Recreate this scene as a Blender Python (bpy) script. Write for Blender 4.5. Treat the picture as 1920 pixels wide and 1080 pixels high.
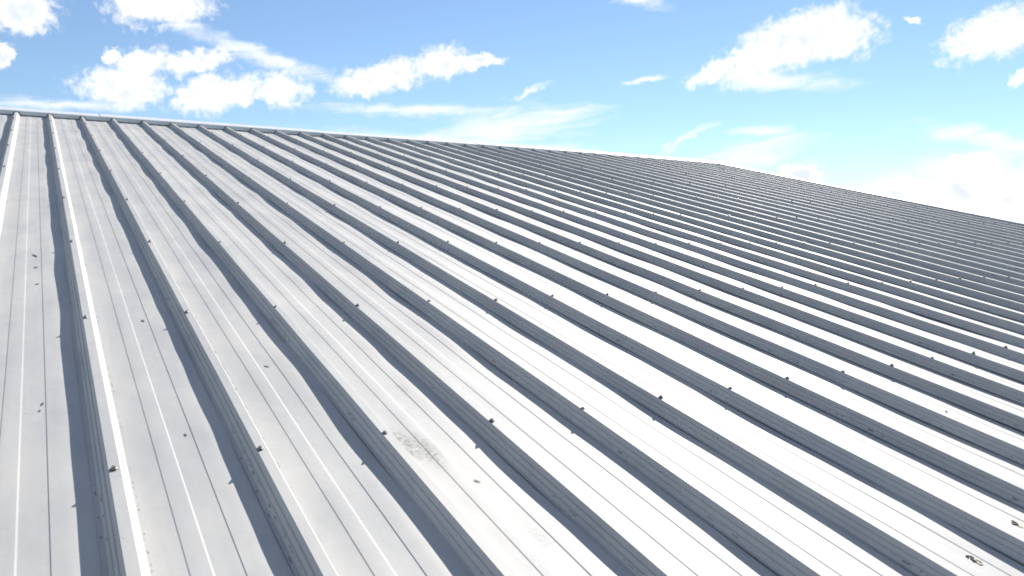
import bpy, math, random
import numpy as np
from mathutils import Matrix, Vector

sc = bpy.context.scene
for o in list(bpy.data.objects):
    bpy.data.objects.remove(o)
random.seed(7)

# ------------------------------------------------------------------ frame of the roof plane
SLOPE = 0.232518                      # 13.3 degree roof pitch
BASE_Z = 6.2                          # height of the roof-plane origin above the ground
ROOF = Matrix.Translation((0, 0, BASE_Z)) @ Matrix.Rotation(SLOPE, 4, 'X')

# ------------------------------------------------------------------ camera
cam_d = bpy.data.cameras.new('camera')
cam = bpy.data.objects.new('camera', cam_d)
sc.collection.objects.link(cam)
cam_d.sensor_width = 36.0
cam_d.lens = 26.89
cam_d.clip_start = 0.02
cam_d.clip_end = 5000
RC = [(0.85228992, -0.50899355, 0.12052995),
      (-0.03003576, -0.27767115, -0.96020653),
      (0.52220662, 0.81475414, -0.25194433)]
mc = Matrix((( RC[0][0], -RC[1][0], -RC[2][0], -0.10922),
             ( RC[0][1], -RC[1][1], -RC[2][1], -1.60475),
             ( RC[0][2], -RC[1][2], -RC[2][2],  0.86291),
             (0, 0, 0, 1)))
cam.matrix_world = ROOF @ mc
sc.camera = cam

# ------------------------------------------------------------------ sun and sky
SUN_AZ, SUN_EL = math.radians(55.5), math.radians(31.7)     # azimuth clockwise from +Y
sun_dir = Vector((math.sin(SUN_AZ) * math.cos(SUN_EL), math.cos(SUN_AZ) * math.cos(SUN_EL), math.sin(SUN_EL)))
sd = bpy.data.lights.new('sun', 'SUN')
sd.energy = 3.6
sd.angle = math.radians(0.53)
sd.color = (1.0, 0.955, 0.88)
sun = bpy.data.objects.new('sun', sd)
sun.rotation_euler = (-sun_dir).to_track_quat('-Z', 'Y').to_euler()
sun.location = (8, 6, 30)
sc.collection.objects.link(sun)

sc.view_settings.view_transform = 'Standard'
sc.view_settings.look = 'None'
sc.view_settings.gamma = 1.0
sc.view_settings.use_curve_mapping = False
sc.view_settings.exposure = 1.28
sc.cycles.filter_width = 1.8
SKY_STRENGTH = 0.055
CLOUD = 8.7          # radiance of sunlit cloud, in sky units
GEN_CUT = 0.66

world = bpy.data.worlds.new('World')
sc.world = world
world.use_nodes = True
WN = world.node_tree
for n in list(WN.nodes):
    WN.nodes.remove(n)


class NT:
    """small helper that wires nodes"""
    def __init__(self, tree):
        self.t = tree

    def new(self, typ, **kw):
        n = self.t.nodes.new(typ)
        for k, v in kw.items():
            setattr(n, k, v)
        return n

    def put(self, sock, v):
        if hasattr(v, 'is_output'):
            self.t.links.new(v, sock)
        elif v is not None:
            sock.default_value = v

    def math(self, op, a, b=None, c=None, clamp=False):
        n = self.new('ShaderNodeMath', operation=op, use_clamp=clamp)
        self.put(n.inputs[0], a)
        if b is not None: self.put(n.inputs[1], b)
        if c is not None: self.put(n.inputs[2], c)
        return n.outputs[0]

    def vmath(self, op, a, b=None, c=None, out=0):
        n = self.new('ShaderNodeVectorMath', operation=op)
        self.put(n.inputs[0], a)
        if b is not None: self.put(n.inputs[1], b)
        if c is not None: self.put(n.inputs[2], c)
        return n.outputs[out]

    def noise(self, vec, scale, detail=4, rough=0.5, dist=0.0, lac=2.0):
        n = self.new('ShaderNodeTexNoise')
        self.put(n.inputs['Vector'], vec)
        n.inputs['Scale'].default_value = scale
        n.inputs['Detail'].default_value = detail
        n.inputs['Roughness'].default_value = rough
        n.inputs['Distortion'].default_value = dist
        n.inputs['Lacunarity'].default_value = lac
        return n.outputs['Fac']

    def ramp(self, v, lo, hi, a=0.0, b=1.0, smooth=True):
        n = self.new('ShaderNodeMapRange', interpolation_type='SMOOTHSTEP' if smooth else 'LINEAR')
        self.put(n.inputs[0], v)
        n.inputs[1].default_value = lo; n.inputs[2].default_value = hi
        n.inputs[3].default_value = a; n.inputs[4].default_value = b
        return n.outputs[0]

    def mix(self, f, a, b, typ='MIX'):
        n = self.new('ShaderNodeMix', data_type='RGBA', blend_type=typ)
        self.put(n.inputs[0], f)
        self.put(n.inputs[6], a)
        self.put(n.inputs[7], b)
        return n.outputs[2]

    def xyz(self, x, y, z):
        n = self.new('ShaderNodeCombineXYZ')
        for i, v in enumerate((x, y, z)):
            self.put(n.inputs[i], v)
        return n.outputs[0]

    def sep(self, v):
        n = self.new('ShaderNodeSeparateXYZ')
        self.put(n.inputs[0], v)
        return n.outputs


# clouds by compass direction: azimuth, elevation, half length, half height (degrees), tilt
CUM = [(-0.79, 14.17, 2.25, 1.39, 8.5), (-1.76, 11.41, 0.66, 0.75, 7.3), (7.25, 15.72, 3.4, 1.64, 6.5), (4.87, 10.35, 2.7, 1.42, 4.9), (6.02, 11.8, 2.13, 0.93, 15.7), (9.65, 12.29, 2.4, 0.82, 12.7), (10.8, 10.29, 3.35, 1.26, 13.7), (14.88, 10.9, 1.98, 1.3, 3.0), (22.17, 11.95, 3.62, 1.17, 13.2), (26.24, 13.05, 2.37, 1.18, 5.7), (29.18, 13.31, 1.72, 0.51, 5.1), (50.82, 13.54, 4.75, 1.79, 20.9), (53.89, 14.05, 2.82, 1.77, -6.1), (46.36, 12.25, 2.58, 0.59, 25.2), (63.49, 12.93, 3.2, 1.46, 11.4), (64.75, 10.02, 0.73, 0.45, 17.4), (52.04, 4.9, 1.71, 0.73, -1.9), (58.7, 3.37, 2.61, 1.05, -1.8), (62.18, 3.83, 2.42, 1.7, 21.0), (64.37, 2.75, 2.45, 2.0, -1.8), (4.14, 12.11, 0.69, 0.39, 16.6), (58.78, 14.17, 0.54, 0.19, -7.3)]
CIR = [(14.01, 12.87, 6.35, 0.58, -16.3), (24.47, 9.74, 7.36, 0.45, 0.6), (31.54, 8.6, 6.21, 1.31, 7.3), (35.09, 9.57, 2.7, 0.3, 4.1), (44.0, 7.5, 2.0, 0.27, 28.9), (49.87, 7.88, 2.09, 0.33, -2.7), (47.74, 6.04, 5.9, 0.98, 12.4), (63.12, 6.55, 3.67, 0.65, -15.5), (49.81, 11.26, 5.09, 0.64, -6.2), (1.19, 8.8, 4.5, 0.35, 2.5), (40.4, 17.2, 2.2, 0.5, -12.7), (61.71, 5.03, 4.19, 0.89, 8.4), (32.72, 11.1, 1.92, 0.23, 19.0), (41.48, 11.75, 1.48, 0.19, 7.7), (28.37, 7.36, 10.18, 0.54, -4.2)]


def build_world():
    w = NT(WN)
    tc = w.new('ShaderNodeTexCoord')
    d = w.vmath('NORMALIZE', tc.outputs['Generated'])
    x, y, z = w.sep(d)[:3]
    deg = 180 / math.pi
    az = w.math('MULTIPLY', w.math('ARCTAN2', x, y), deg)
    el = w.math('MULTIPLY', w.math('ARCSINE', z), deg)
    # the sky itself
    sky = w.new('ShaderNodeTexSky', sky_type='NISHITA')
    sky.sun_disc = False
    sky.sun_elevation = SUN_EL
    sky.sun_rotation = SUN_AZ
    sky.altitude = 0
    sky.air_density = 1.0
    sky.dust_density = 0.0
    sky.ozone_density = 4.5

    hs = w.new('ShaderNodeHueSaturation')
    hs.inputs['Saturation'].default_value = 0.94
    w.put(hs.inputs['Color'], sky.outputs[0])
    # billowing distortion of the look-up direction
    p3 = w.xyz(az, el, 1.0)

    def noise2(vec, scale, detail, rough, dist=0.0, out='Fac'):
        n = w.new('ShaderNodeTexNoise', noise_dimensions='2D')
        w.put(n.inputs['Vector'], vec)
        n.inputs['Scale'].default_value = scale
        n.inputs['Detail'].default_value = detail
        n.inputs['Roughness'].default_value = rough
        n.inputs['Distortion'].default_value = dist
        return n.outputs[out]

    wob = noise2(p3, 0.55, 4, 0.6, out='Color')
    q = w.vmath('ADD', p3, w.vmath('MULTIPLY_ADD', wob, (2.2, 1.5, 0), (-1.1, -0.75, 0)))

    def field(pos, table):
        out = None
        for a, e, rx, ry, rot in table:
            c = math.cos(math.radians(e))
            cr, sr = math.cos(math.radians(rot)), math.sin(math.radians(rot))
            v1 = (c * cr / rx, sr / rx); v2 = (-c * sr / ry, cr / ry)
            u = w.vmath('DOT_PRODUCT', pos, (v1[0], v1[1], -(v1[0] * a + v1[1] * e)), out=1)
            v = w.vmath('DOT_PRODUCT', pos, (v2[0], v2[1], -(v2[0] * a + v2[1] * e)), out=1)
            L = w.math('MULTIPLY_ADD', u, u, w.math('MULTIPLY', v, v))
            out = L if out is None else w.math('SMOOTH_MIN', out, L, 0.3)
        return w.math('SUBTRACT', 1.0, w.math('SQRT', w.math('MAXIMUM', out, 0.0)))

    F = field(q, CUM)
    # fair-weather cumulus over the rest of the sky, kept clear of the mapped part
    gen = noise2(w.xyz(w.math('MULTIPLY', az, 0.09), w.math('MULTIPLY', el, 0.17), 0.0), 1.0, 4, 0.55)
    away = w.math('MAXIMUM', w.ramp(w.math('ABSOLUTE', w.math('SUBTRACT', az, 31.5)), 37, 44), w.ramp(el, 17.5, 22))
    away4 = w.math('MULTIPLY', w.math('SUBTRACT', 1.0, away), 4.0)
    genF = w.math('SUBTRACT', w.math('MULTIPLY', w.math('SUBTRACT', gen, GEN_CUT), 5.0), away4)
    F = w.math('MAXIMUM', F, genF)
    fine = noise2(p3, 1.7, 6, 0.58, 0.3)
    Fd = w.math('MULTIPLY_ADD', w.math('SUBTRACT', fine, 0.5), 1.0, F)
    dens = w.ramp(Fd, -0.22, 0.55)
    thick = w.ramp(F, 0.25, 0.8)

    # cirrus: stretched streaks
    G = field(w.vmath('ADD', p3, w.vmath('MULTIPLY_ADD', wob, (3.0, 0.7, 0), (-1.5, -0.35, 0))), CIR)
    st = noise2(w.xyz(w.math('MULTIPLY_ADD', el, 0.35, w.math('MULTIPLY', az, 0.16)),
                      w.math('MULTIPLY_ADD', az, -0.22, w.math('MULTIPLY', el, 1.3)), 0.0), 1.0, 5, 0.6, 0.5)
    gc = w.math('SUBTRACT', w.math('MULTIPLY', w.math('SUBTRACT', gen, 0.52), 2.5), away4)
    G = w.math('MAXIMUM', G, gc)
    Gd = w.math('MULTIPLY_ADD', w.math('SUBTRACT', st, 0.5), 1.5, G)
    cir = w.math('MULTIPLY', w.ramp(Gd, -0.35, 1.0), 0.85)

    # cloud light: bright where thin and sunward, greyer in the thick hearts
    shade_n = noise2(w.vmath('ADD', p3, (1.3, 1.1, 0.0)), 0.42, 3, 0.5)
    grey = w.math('MULTIPLY', thick, w.ramp(shade_n, 0.44, 0.66))
    k = CLOUD
    ccol = w.mix(grey, (1.0 * k, 1.0 * k, 1.0 * k, 1), (0.73 * k, 0.79 * k, 0.86 * k, 1))
    col = w.mix(cir, hs.outputs[0], (0.93 * k, 0.96 * k, 0.99 * k, 1))
    col = w.mix(dens, col, ccol)
    bg = w.new('ShaderNodeBackground')
    w.put(bg.inputs[0], col)
    bg.inputs[1].default_value = SKY_STRENGTH
    out = w.new('ShaderNodeOutputWorld')
    WN.links.new(bg.outputs[0], out.inputs[0])
    world.cycles.sampling_method = 'NONE'


build_world()

# ------------------------------------------------------------------ materials
def new_mat(name):
    m = bpy.data.materials.new(name)
    m.use_nodes = True
    nt = NT(m.node_tree)
    b = m.node_tree.nodes['Principled BSDF']
    return m, nt, b


PITCH = 0.30
HRIB = 0.0375
OFF = 0.006            # rib centre relative to n * PITCH


def sheet_material():
    m, w, b = new_mat('weathered_zinc_sheet')
    tc = w.new('ShaderNodeTexCoord')
    pos = tc.outputs['Object']
    x, y, z = w.sep(pos)[:3]
    # broad cloudy tarnish, long streaks down the slope, fine grain
    broad = w.noise(w.vmath('MULTIPLY', pos, (3.0, 1.2, 1.0)), 1.5, 5, 0.6, 0.3)
    streak = w.noise(w.vmath('MULTIPLY', pos, (70.0, 1.6, 1.0)), 1.0, 4, 0.6)
    cross = w.noise(w.vmath('MULTIPLY', pos, (9.0, 60.0, 1.0)), 1.0, 3, 0.6)
    grain = w.noise(pos, 260.0, 3, 0.6)
    blotch = w.noise(w.vmath('MULTIPLY', pos, (1.0, 0.55, 1.0)), 14.0, 5, 0.65, 0.6)
    v = w.math('MULTIPLY_ADD', w.math('SUBTRACT', broad, 0.5), 0.28, 1.0)
    v = w.math('MULTIPLY_ADD', w.math('SUBTRACT', blotch, 0.5), 0.22, v)
    v = w.math('MULTIPLY_ADD', w.math('SUBTRACT', streak, 0.5), 0.10, v)
    v = w.math('MULTIPLY_ADD', w.math('SUBTRACT', cross, 0.5), 0.06, v)
    v = w.math('MULTIPLY_ADD', w.math('SUBTRACT', grain, 0.5), 0.12, v)
    oi = w.new('ShaderNodeObjectInfo')
    v = w.math('MULTIPLY_ADD', w.math('SUBTRACT', oi.outputs['Random'], 0.5), 0.09, v)
    base = w.mix(w.ramp(broad, 0.3, 0.7), (0.415, 0.415, 0.412, 1), (0.455, 0.445, 0.425, 1))
    base = w.mix(1.0, base, w.xyz(v, v, v), 'MULTIPLY')
    # grit gathered along the feet of the ribs
    u = w.math('MODULO', w.math('ADD', x, PITCH * 40 - OFF + 0.06), PITCH)       # rib centre at u = 0.06
    foot = None
    for c, wd in ((0.0275 - 0.005, 0.0022), (0.0275 + 0.003, 0.0016), (0.0935, 0.0035)):
        f = w.ramp(w.math('ABSOLUTE', w.math('SUBTRACT', u, c)), wd, 0.0, 0.0, 1.0)
        foot = f if foot is None else w.math('MAXIMUM', foot, f)
    gritn = w.noise(w.vmath('MULTIPLY', pos, (1.0, 0.45, 1.0)), 90.0, 4, 0.65)
    gritl = w.noise(w.vmath('MULTIPLY', pos, (2.0, 1.0, 1.0)), 2.6, 3, 0.6)
    grit = w.math('MULTIPLY', foot, w.math('MULTIPLY', w.ramp(gritn, 0.53, 0.62), w.ramp(gritl, 0.42, 0.6)))
    # scattered specks of dirt
    vor = w.new('ShaderNodeTexVoronoi', feature='F1')
    w.put(vor.inputs['Vector'], pos)
    vor.inputs['Scale'].default_value = 26.0
    csel = w.sep(vor.outputs['Color'])
    speck = w.math('MULTIPLY', w.ramp(vor.outputs['Distance'], 0.10, 0.03), w.math('GREATER_THAN', csel[0], 0.93))
    speck = w.math('MULTIPLY', speck, 0.55)
    # lichen patches
    moss = None
    for (mx, my, rx, ry, amt) in ((0.662, -0.00, 0.028, 0.11, 1.0), (0.70, -0.04, 0.035, 0.12, 0.75),
                                  (0.765, -0.47, 0.018, 0.06, 0.16), (0.715, -0.55, 0.02, 0.05, 0.12),
                                  (1.62, 0.25, 0.03, 0.08, 0.35), (0.79, 0.33, 0.02, 0.05, 0.35),
                                  (1.20, 0.15, 0.03, 0.06, 0.25)):
        dx = w.math('DIVIDE', w.math('SUBTRACT', x, mx), rx)
        dy = w.math('DIVIDE', w.math('SUBTRACT', y, my), ry)
        L = w.math('SQRT', w.math('ADD', w.math('MULTIPLY', dx, dx), w.math('MULTIPLY', dy, dy)))
        f = w.math('MULTIPLY', w.ramp(L, 1.15, 0.25), amt)
        moss = f if moss is None else w.math('MAXIMUM', moss, f)
    mn = w.noise(pos, 85.0, 5, 0.7)
    moss = w.math('MULTIPLY', moss, w.ramp(mn, 0.36, 0.6))
    col = w.mix(w.math('MULTIPLY', moss, 0.5), base, (0.17, 0.165, 0.115, 1))
    col = w.mix(speck, col, (0.12, 0.11, 0.10, 1))
    col = w.mix(w.math('MULTIPLY', grit, 0.9), col, (0.045, 0.042, 0.038, 1))
    w.put(b.inputs['Base Color'], col)
    dirt = w.math('MAXIMUM', w.math('MAXIMUM', moss, speck), grit)
    w.put(b.inputs['Metallic'], w.math('MULTIPLY_ADD', dirt, -0.12, 0.12))
    r = w.math('MULTIPLY_ADD', w.math('SUBTRACT', broad, 0.5), 0.14, 0.69)
    r = w.math('MULTIPLY_ADD', w.math('SUBTRACT', streak, 0.5), 0.10, r)
    r = w.math('MULTIPLY_ADD', dirt, 0.3, r)
    w.put(b.inputs['Roughness'], r)
    b.inputs['Specular IOR Level'].default_value = 0.5
    bn = w.math('ADD', w.math('MULTIPLY', w.noise(w.vmath('MULTIPLY', pos, (1.0, 0.8, 1.0)), 9.0, 3, 0.5), 1.0),
                w.math('MULTIPLY', grain, 0.05))
    bump = w.new('ShaderNodeBump')
    bump.inputs['Strength'].default_value = 0.06
    bump.inputs['Distance'].default_value = 0.01
    w.put(bump.inputs['Height'], bn)
    w.put(b.inputs['Normal'], bump.outputs[0])
    return m


def plain_material(name, col, metallic, rough, vary=0.15, scale=40.0):
    m, w, b = new_mat(name)
    tc = w.new('ShaderNodeTexCoord')
    n = w.noise(tc.outputs['Object'], scale, 5, 0.6)
    v = w.math('MULTIPLY_ADD', w.math('SUBTRACT', n, 0.5), vary * 2, 1.0)
    w.put(b.inputs['Base Color'], w.mix(1.0, (*col, 1), w.xyz(v, v, v), 'MULTIPLY'))
    b.inputs['Metallic'].default_value = metallic
    w.put(b.inputs['Roughness'], w.math('MULTIPLY_ADD', w.math('SUBTRACT', n, 0.5), 0.2, rough))
    return m


M_SHEET = sheet_material()
M_CAP = plain_material('ridge_flashing_metal', (0.70, 0.71, 0.72), 0.15, 0.5, 0.10, 6.0)
M_RAKE = plain_material('rake_flashing_metal', (0.40, 0.40, 0.39), 0.35, 0.5, 0.12, 6.0)
M_SCREW = plain_material('tarnished_screw_steel', (0.31, 0.29, 0.26), 0.6, 0.5, 0.35, 300.0)
M_RUBBER = plain_material('black_rubber_washer', (0.035, 0.034, 0.033), 0.0, 0.7, 0.2, 300.0)
M_LEAF = plain_material('dry_brown_leaf', (0.075, 0.055, 0.035), 0.0, 0.8, 0.4, 160.0)
M_DROP = plain_material('dark_dropping', (0.06, 0.05, 0.04), 0.0, 0.75, 0.6, 220.0)
M_DROPW = plain_material('chalky_dropping', (0.42, 0.38, 0.26), 0.0, 0.8, 0.4, 220.0)
M_WALL = plain_material('grey_wall_cladding', (0.42, 0.43, 0.44), 0.1, 0.55, 0.08, 3.0)
M_GROUND = plain_material('dry_grass_ground', (0.10, 0.11, 0.05), 0.0, 0.95, 0.45, 0.25)


# ------------------------------------------------------------------ objects
def link(o, parent=None):
    sc.collection.objects.link(o)
    if parent is not None:
        o.parent = parent
    return o


def mesh_obj(name, verts, faces, mats, parent=None, fmat=None, smooth=False):
    me = bpy.data.meshes.new(name)
    me.from_pydata([tuple(v) for v in verts], [], faces)
    for mm in (mats if isinstance(mats, (list, tuple)) else [mats]):
        me.materials.append(mm)
    if fmat is not None:
        me.polygons.foreach_set('material_index', fmat)
    if smooth:
        me.polygons.foreach_set('use_smooth', [True] * len(me.polygons))
    me.update()
    return link(bpy.data.objects.new(name, me), parent)


# the setting
g = mesh_obj('ground', [(-2500, -2500, 0), (2500, -2500, 0), (2500, 2500, 0), (-2500, 2500, 0)], [(0, 1, 2, 3)], M_GROUND)
g['kind'] = 'structure'

# ---- the roof
ROW = 1.0368                     # purlin spacing
N0, N1 = -16, 33                 # first and last rib
XG = 10.30                       # far gable edge
XL = N0 * PITCH - 0.10
YE = -4.6                        # eave


def ridge_y(x):
    return 8.0 + 0.045 * x - 0.012 * max(0.0, x - 6.0) ** 2


roof = link(bpy.data.objects.new('metal_building', None))
roof.matrix_world = ROOF
roof['label'] = 'metal building with weathered silver grey ribbed sheet roof rising to a capped ridge'
roof['category'] = 'building'

prof = [(-0.0415, -HRIB + 0.0022, 1), (-0.0325, -HRIB + 0.0020, 1), (-0.0278, -HRIB * 0.68, 1), (-0.0246, -HRIB * 0.665, 1), (-0.0252, -HRIB * 0.60, 1),
        (-0.0205, -HRIB * 0.36, 1), (-0.0172, -HRIB * 0.345, 1), (-0.0178, -HRIB * 0.28, 1), (-0.0124, -0.0010, 1), (-0.0112, 0.0, 1),
        (0.0112, 0.0, 1), (0.0124, -0.0010, 1), (0.0172, -HRIB * 0.43, 1), (0.0214, -HRIB * 0.455, 1), (0.0300, -HRIB, 1),
        (0.050, -HRIB - 0.0006, 0), (0.072, -HRIB - 0.0004, 0), (0.0900, -HRIB, 1), (0.0926, -HRIB + 0.0011, 1),
        (0.110, -HRIB + 0.0017, 0), (0.1275, -HRIB + 0.0011, 1), (0.1313, -HRIB, 1), (0.155, -HRIB - 0.0003, 0),
        (0.1800, -HRIB, 1), (0.1824, -HRIB + 0.0012, 1), (0.205, -HRIB + 0.0014, 0), (0.222, -HRIB + 0.0014, 0),
        (0.240, -HRIB - 0.0002, 0), (0.2595, -HRIB - 0.0006, 0), (0.2740, -HRIB - 0.0004, 0)]
PX = np.array([p[0] for p in prof]); PZ = np.array([p[1] for p in prof]); PS = [p[2] for p in prof]
PAN_W = (0.25 * np.clip((PX - 0.05) / 0.05, 0, 1) + 0.75 * np.clip((PX - 0.17) / 0.05, 0, 1)) * (PX > 0.03)
RIB_W = (PX < 0.031) * np.clip((PZ + HRIB) / HRIB, 0, 1)
rng = np.random.default_rng(11)


def waves(ys, amps, lams):
    out = np.zeros_like(ys)
    for a, l in zip(amps, lams):
        out += a * rng.normal(1, 0.3) * np.sin(2 * math.pi * ys / (l * rng.uniform(0.85, 1.18)) + rng.uniform(0, 6.28))
    return out


sheets = {}
for n in range(N0, N1 + 1):
    xc = n * PITCH + OFF
    ytop = ridge_y(xc + 0.12) + 0.14
    step = 0.06 if n < 16 else 0.10
    far = 1.0 if n < 4 else (0.7 if n < 14 else 0.4)
    ys = np.linspace(YE, ytop, int((ytop - YE) / step))
    k = len(prof)
    # sheet buckling between the purlins, rib top slightly uneven
    pan = far * waves(ys, (0.0016, 0.0011, 0.0005, 0.0002), (1.04, 0.72, 0.41, 0.22)) + rng.normal(0, 0.0007)
    ribh = far * waves(ys, (0.0004, 0.0002), (1.04, 0.5)) + rng.normal(0, 0.0006) + (0.0010 if n % 2 == 0 else -0.0006)
    lat = waves(ys, (0.0003, 0.0001), (3.1, 1.2))
    px = PX.copy()
    pz = PZ.copy()
    if n == N1:
        px = np.minimum(px, XG - xc - 0.004 - (len(px) - 1 - np.arange(len(px))) * 1e-4)
    X = xc + px[None, :] + lat[:, None] * (1 - 0.6 * PAN_W[None, :])
    Y = np.repeat(ys[:, None], k, 1)
    Z = pz[None, :] + pan[:, None] * PAN_W[None, :] + ribh[:, None] * RIB_W[None, :]
    V = np.stack([X, Y, Z], 2).reshape(-1, 3)
    ny = len(ys)
    a = (np.arange(ny - 1)[:, None] * k + np.arange(k - 1)[None, :]).ravel()
    Fq = np.stack([a, a + 1, a + 1 + k, a + k], 1)
    me = bpy.data.meshes.new('roof_sheet')
    me.from_pydata(V.tolist(), [], Fq.tolist())
    me.materials.append(M_SHEET)
    me.polygons.foreach_set('use_smooth', [True] * len(me.polygons))
    ev = np.empty(len(me.edges) * 2, np.int32)
    me.edges.foreach_get('vertices', ev)
    ev = ev.reshape(-1, 2)
    lon = np.abs(ev[:, 0] - ev[:, 1]) == k
    shp = lon & np.array(PS, bool)[ev[:, 0] % k]
    at = me.attributes.new('sharp_edge', 'BOOLEAN', 'EDGE')
    at.data.foreach_set('value', shp)
    me.update()
    sheets[n] = link(bpy.data.objects.new('roof_sheet', me), roof)


# ---- screws: washer, flange and hexagon head in one small mesh
def screw_mesh():
    V, F, MI = [], [], []

    def disc(r0, z0, r1, z1, seg, mat, cap=True, ph=0.0):
        s = len(V)
        for r, z in ((r0, z0), (r1, z1)):
            for i in range(seg):
                t = 2 * math.pi * i / seg + ph
                V.append((r * math.cos(t), r * math.sin(t), z))
        for i in range(seg):
            j = (i + 1) % seg
            F.append((s + i, s + j, s + seg + j, s + seg + i)); MI.append(mat)
        if cap:
            F.append(tuple(s + seg + i for i in range(seg))); MI.append(mat)

    disc(0.0086, -0.001, 0.0086, 0.0014, 12, 1)            # rubber
    disc(0.0082, 0.0016, 0.0070, 0.0030, 12, 0)            # dished steel washer
    disc(0.0058, 0.0032, 0.0054, 0.0041, 10, 0)            # flange
    disc(0.0043, 0.0043, 0.0041, 0.0088, 6, 0, ph=0.3)     # hexagon head
    me = bpy.data.meshes.new('screw')
    V = [(a * 0.88, b * 0.88, c * 0.78) for a, b, c in V]
    me.from_pydata(V, [], F)
    me.materials.append(M_SCREW); me.materials.append(M_RUBBER)
    me.polygons.foreach_set('material_index', MI)
    me.update()
    return me


SCREW = screw_mesh()
inv = cam.matrix_world.inverted()


def place(n, m):
    r = random.Random(n * 131 + m * 7)
    x = n * PITCH + OFF - 0.004 + r.uniform(-0.003, 0.003)
    y = m * ROW + r.uniform(-0.015, 0.015)
    return Matrix.Translation((x, y, 0.0015)) @ Matrix.Rotation(r.uniform(-0.12, 0.12), 4, 'X') @ \
        Matrix.Rotation(r.uniform(-0.12, 0.12), 4, 'Y') @ Matrix.Rotation(r.uniform(0, 6.28), 4, 'Z')


cand = []
for n in range(N0, N1 + 1):
    for m in range(-4, 8):
        if m * ROW > ridge_y(n * PITCH) - 0.12:
            continue
        M = place(n, m)
        p = inv @ (ROOF @ M.translation)
        dist = -p.z
        u = p.x / max(dist, 1e-3) * cam_d.lens / 36 * 1920 if dist > 0.05 else 1e9
        v = p.y / max(dist, 1e-3) * cam_d.lens / 36 * 1920 if dist > 0.05 else 1e9
        seen = abs(u) < 975 and abs(v) < 555
        near = abs(u) < 1400 and abs(v) < 760
        cand.append((0 if seen else (1 if near else 2), dist if dist > 0 else 99, n, m, M))
cand.sort(key=lambda c: (c[0], c[1]))
for c in cand[:300]:
    s = bpy.data.objects.new('screw', SCREW)
    link(s, sheets[c[2]])
    s.matrix_local = c[4]
sv = np.array([v.co[:] for v in SCREW.vertices])
V, F, MI = [], [], []
for c in cand[300:]:
    b0 = len(V)
    Mx = np.array(c[4])
    V += (sv @ Mx[:3, :3].T + Mx[:3, 3]).tolist()
    for p in SCREW.polygons:
        F.append(tuple(b0 + i for i in p.vertices)); MI.append(p.material_index)
rest = mesh_obj('screws', V, F, [M_SCREW, M_RUBBER], roof, MI)
rest['kind'] = 'stuff'


# ---- ridge capping: lapped pieces with an apron notched over every rib
CAP_TOP = 0.010
CAP_W = 0.21
back = math.tan(-2 * SLOPE)


def ridge_cap(xa, xb, lift):
    V, F = [], []

    def quad(a, b, c, d):
        s = len(V); V.extend((a, b, c, d)); F.append((s, s + 1, s + 2, s + 3))

    zt = CAP_TOP + lift
    za = zt + CAP_W * 0.055
    # stations along x with apron bottom height
    st = []
    n = math.ceil((xa - 0.3) / PITCH)
    pts = [(xa, None)]
    gap = 0.006
    low = -HRIB + 0.0075
    segs = []                   # (x0, z0, x1, z1): lower edge of the apron
    x = xa
    for n in range(math.floor(xa / PITCH) - 1, math.ceil(xb / PITCH) + 2):
        c = n * PITCH + OFF
        knots = [(c - 0.033 - gap, low), (c - 0.0125 - gap, 0.005), (c + 0.0125 + gap, 0.005), (c + 0.031 + gap, low)]
        segs += knots
    low_pts = [(xa, low)]
    for i in range(len(segs) - 1):
        (x0, z0), (x1, z1) = segs[i], segs[i + 1]
        if x1 <= xa or x0 >= xb:
            continue
        if x0 < xa:
            low_pts[0] = (xa, z0 + (z1 - z0) * (xa - x0) / (x1 - x0))
        if x0 > xa:
            low_pts.append((x0, z0))
        if x1 >= xb:
            low_pts.append((xb, z0 + (z1 - z0) * (xb - x0) / (x1 - x0)))
            break
    for (x0, z0), (x1, z1) in zip(low_pts[:-1], low_pts[1:]):
        y0, y1 = ridge_y(x0), ridge_y(x1)
        q = lift * 0.5
        # apron (leans out a little at the foot), with its sheet thickness
        quad((x0, y0 - 0.006 - q, z0), (x1, y1 - 0.006 - q, z1), (x1, y1 - q, zt), (x0, y0 - q, zt))
        quad((x1, y1 - 0.0045 - q, z1), (x0, y0 - 0.0045 - q, z0), (x0, y0 + 0.0015 - q, zt - 0.002), (x1, y1 + 0.0015 - q, zt - 0.002))
        quad((x0, y0 - 0.0045 - q, z0), (x1, y1 - 0.0045 - q, z1), (x1, y1 - 0.006 - q, z1), (x0, y0 - 0.006 - q, z0))
        # folded nose, top plate, back plate
        quad((x0, y0 - q, zt), (x1, y1 - q, zt), (x1, y1 + 0.012, zt + 0.004), (x0, y0 + 0.012, zt + 0.004))
        quad((x0, y0 + 0.012, zt + 0.004), (x1, y1 + 0.012, zt + 0.004), (x1, y1 + CAP_W, za), (x0, y0 + CAP_W, za))
        quad((x0, y0 + CAP_W, za), (x1, y1 + CAP_W, za), (x1, y1 + 2 * CAP_W, za + CAP_W * back), (x0, y0 + 2 * CAP_W, za + CAP_W * back))
        quad((x0, y0 + 2 * CAP_W, za + CAP_W * back), (x1, y1 + 2 * CAP_W, za + CAP_W * back),
             (x1, y1 + 2 * CAP_W, za + CAP_W * back - 0.04), (x0, y0 + 2 * CAP_W, za + CAP_W * back - 0.04))
    return mesh_obj('ridge_cap', V, F, M_CAP, roof)


joints = [XL] + [0.53 + 2.42 * k for k in range(-2, 5) if XL + 0.4 < 0.53 + 2.42 * k < XG - 0.4] + [XG + 0.02]
for i in range(len(joints) - 1):
    ridge_cap(joints[i] - (0.05 if i else 0), joints[i + 1], 0.0035 if i % 2 else 0.0)

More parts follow.
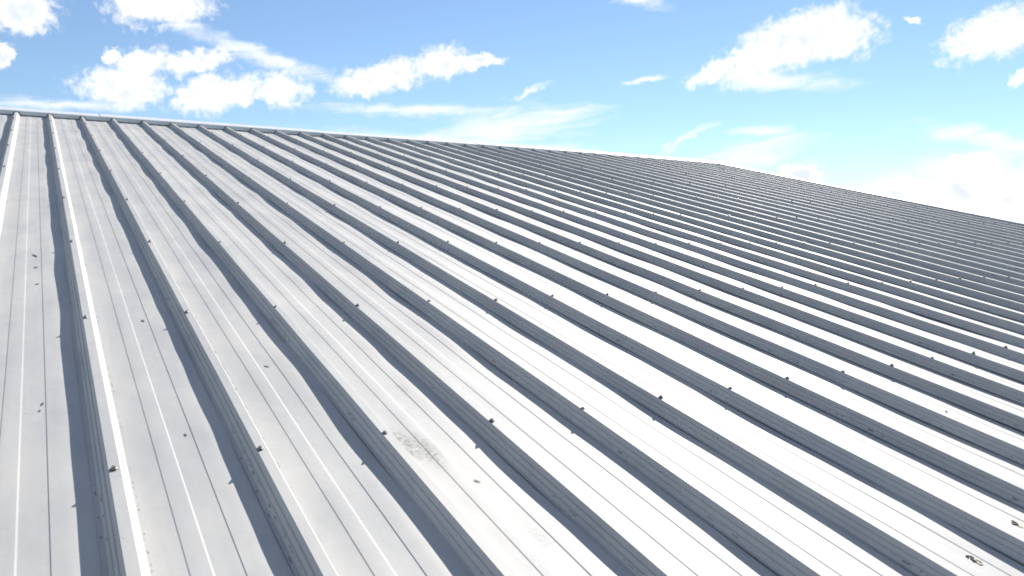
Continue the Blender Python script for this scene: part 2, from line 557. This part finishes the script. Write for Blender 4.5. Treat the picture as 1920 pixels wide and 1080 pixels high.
# ---- rake flashing along the far gable, eave trim, back slope and walls
def beam(name, pts, y0, y1, mat, parent):
    """extrude a profile of (x, z) points along y"""
    V = [(x, y0 if not callable(y0) else y0(x), z) for x, z in pts] + [(x, y1 if not callable(y1) else y1(x), z) for x, z in pts]
    k = len(pts)
    F = [(i, (i + 1) % k, k + (i + 1) % k, k + i) for i in range(k)] + [tuple(range(k))[::-1], tuple(range(k, 2 * k))]
    return mesh_obj(name, V, F, mat, parent)


beam('rake_flashing', [(XG - 0.10, -HRIB + 0.004), (XG - 0.085, 0.006), (XG + 0.012, 0.010), (XG + 0.014, -0.16),
                       (XG + 0.010, -0.16), (XG + 0.008, 0.004), (XG - 0.080, 0.001), (XG - 0.094, -HRIB + 0.004)],
     YE, ridge_y(XG) + CAP_W - 0.01, M_RAKE, roof)
beam('rake_flashing', [(XL - 0.012, -0.16), (XL - 0.010, 0.010), (XL + 0.05, 0.006), (XL + 0.06, -HRIB + 0.004),
                       (XL + 0.056, -HRIB + 0.003), (XL + 0.046, 0.002), (XL - 0.006, 0.005), (XL - 0.008, -0.16)],
     YE, ridge_y(XL) + CAP_W - 0.01, M_RAKE, roof)
yb = 8.0 + CAP_W
# back slope: ribbed sheet falling away behind the ridge
V, F = [], []
cb, sb = math.cos(-2 * SLOPE), math.sin(-2 * SLOPE)
xs = []
for n in range(N0, N1 + 1):
    c = n * PITCH + OFF
    xs += [(c - 0.033, -0.03), (c - 0.012, 0.004), (c + 0.012, 0.004), (c + 0.033, -0.03)]
for x, z in xs:
    yr = ridge_y(x) + CAP_W
    V += [(x, yr, z - 0.01), (x, yr + 12.5 * cb, z - 0.01 + 12.5 * sb)]
F = [(2 * i, 2 * i + 2, 2 * i + 3, 2 * i + 1) for i in range(len(xs) - 1)]
mesh_obj('back_slope', V, F, M_SHEET, roof)
# walls, in world space under the eaves
RI = ROOF.inverted()
pe = ROOF @ Vector((0, YE + 0.25, -0.12))
pr = ROOF @ Vector((0, yb, -0.16))
pb = ROOF @ Vector((0, yb + 12.1 * cb, -0.16 + 12.1 * sb))


def wall(poly, nrm):
    V = [RI @ Vector(p) for p in poly] + [RI @ (Vector(p) + Vector(nrm) * 0.12) for p in poly]
    k = len(poly)
    F = [tuple(range(k)), tuple(range(k, 2 * k))[::-1]] + [(i, (i + 1) % k, k + (i + 1) % k, k + i) for i in range(k)]
    return mesh_obj('wall', V, F, M_WALL, roof)


xa, xb = XL + 0.15, XG - 0.15
wall([(xb, pe.y, 0), (xb, pb.y, 0), (xb, pb.y, pb.z), (xb, pr.y, pr.z), (xb, pe.y, pe.z)], (-1, 0, 0))
wall([(xa, pe.y, 0), (xa, pb.y, 0), (xa, pb.y, pb.z), (xa, pr.y, pr.z), (xa, pe.y, pe.z)], (1, 0, 0))
wall([(xa, pe.y, 0), (xb, pe.y, 0), (xb, pe.y, pe.z), (xa, pe.y, pe.z)], (0, 1, 0))
wall([(xa, pb.y, 0), (xb, pb.y, 0), (xb, pb.y, pb.z), (xa, pb.y, pb.z)], (0, -1, 0))


# ------------------------------------------------------------------ litter lying on the sheets
def crumpled(name, label, cat, x, y, lx, ly, rot, seed, mat=None, group=None):
    r = random.Random(seed)
    lx, ly = lx * 0.82, ly * 0.82
    V, F = [], []
    nx, ny = 7, 4
    for j in range(ny + 1):
        for i in range(nx + 1):
            s = i / nx * 2 - 1
            t = j / ny * 2 - 1
            wdt = (1 - abs(s) ** 1.8) * r.uniform(0.75, 1.1) + 0.08
            V.append((s * lx * r.uniform(0.92, 1.05), t * ly * wdt, 0.0010 + 0.10 * ly * (t * t) + r.uniform(0, 0.08) * ly + 0.02 * lx * s * s))
    top = len(V)
    V += [(a, b, c - 0.0008) for a, b, c in V]
    for j in range(ny):
        for i in range(nx):
            a = j * (nx + 1) + i
            F.append((a, a + 1, a + nx + 2, a + nx + 1))
            F.append((top + a, top + a + nx + 1, top + a + nx + 2, top + a + 1))
    o = mesh_obj(name, V, F, mat or M_LEAF)
    o.matrix_world = ROOF @ Matrix.Translation((x, y, -HRIB + 0.0002)) @ Matrix.Rotation(rot, 4, 'Z')
    o['label'] = label
    o['category'] = cat
    if group: o['group'] = group
    return o


crumpled('leaf', 'larger dark dry leaf scrap on the leftmost full pan, beside a screw row', 'leaf', -0.135, 1.985, 0.030, 0.0055, 1.9, 1)
crumpled('leaf', 'small dark leaf scrap just below the larger one on the leftmost pan', 'leaf', -0.131, 1.80, 0.008, 0.006, 0.2, 2)
crumpled('leaf', 'tiny leaf scrap lowest of the three in line on the leftmost pan', 'leaf', -0.127, 1.56, 0.008, 0.005, 0.6, 3)
crumpled('leaf', 'pale brown leaf scrap on the second pan from the left', 'leaf', 0.172, 1.08, 0.014, 0.004, 1.8, 4)
crumpled('leaf', 'small leaf scrap on the third pan from the left, near a seam', 'leaf', 0.458, 0.59, 0.011, 0.004, 2.2, 5)
crumpled('leaf', 'small upright dark scrap near the lower left, second pan', 'leaf', 0.172, 0.20, 0.009, 0.0028, 1.7, 6)
crumpled('leaf', 'slender dark scrap on the leftmost pan in the lower left', 'leaf', -0.120, 0.465, 0.012, 0.0028, 1.45, 7)
crumpled('leaf', 'short dark crumb below the slender scrap at lower left', 'leaf', -0.126, 0.425, 0.007, 0.0026, 1.5, 8)
crumpled('twig', 'little forked twig scrap beside the lichen stain in the lower middle', 'twig', 0.747, -0.222, 0.012, 0.0022, -0.9, 9)
crumpled('leaf', 'dark leaf scrap on a bright pan at the right edge', 'leaf', 3.10, 0.285, 0.016, 0.006, 0.5, 10)
crumpled('leaf', 'thin dark scrap on a bright pan low on the right', 'leaf', 2.553, -0.326, 0.014, 0.005, 0.7, 11)


def dropping(label, x, y, seed):
    r = random.Random(seed)
    V, F, MI = [], [], []

    def blob(cx, cy, rx, ry, h, mat):
        s = len(V)
        k = 12
        rad = [r.uniform(0.65, 1.15) for _ in range(k)]
        for rr, z in ((1.0, 0.0), (0.72, h * 0.8)):
            for i in range(k):
                t = 2 * math.pi * i / k
                V.append((cx + rx * rr * rad[i] * math.cos(t), cy + ry * rr * rad[i] * math.sin(t), z))
        V.append((cx, cy, h))
        for i in range(k):
            j = (i + 1) % k
            F.append((s + i, s + j, s + k + j, s + k + i)); MI.append(mat)
            F.append((s + k + i, s + k + j, s + 2 * k)); MI.append(mat)

    blob(0.003, -0.006, 0.009, 0.013, 0.0010, 1)
    for i in range(9):
        blob(r.uniform(-0.010, 0.008), r.uniform(-0.011, 0.014), r.uniform(0.002, 0.005), r.uniform(0.003, 0.006), r.uniform(0.0015, 0.003), 0)
    o = mesh_obj('bird_dropping', V, F, [M_DROP, M_DROPW], None, MI)
    o.matrix_world = ROOF @ Matrix.Translation((x, y, -HRIB + 0.0004)) @ Matrix.Rotation(-0.35, 4, 'Z')
    o['label'] = label
    o['category'] = 'dropping'
    o['group'] = 'bird droppings at the lower right'
    return o


dropping('dark bird dropping at the right edge, upper of the two', 1.951, -0.849, 3)
dropping('dark speckled bird dropping near the bottom right corner, lower of the two', 1.666, -0.899, 5)
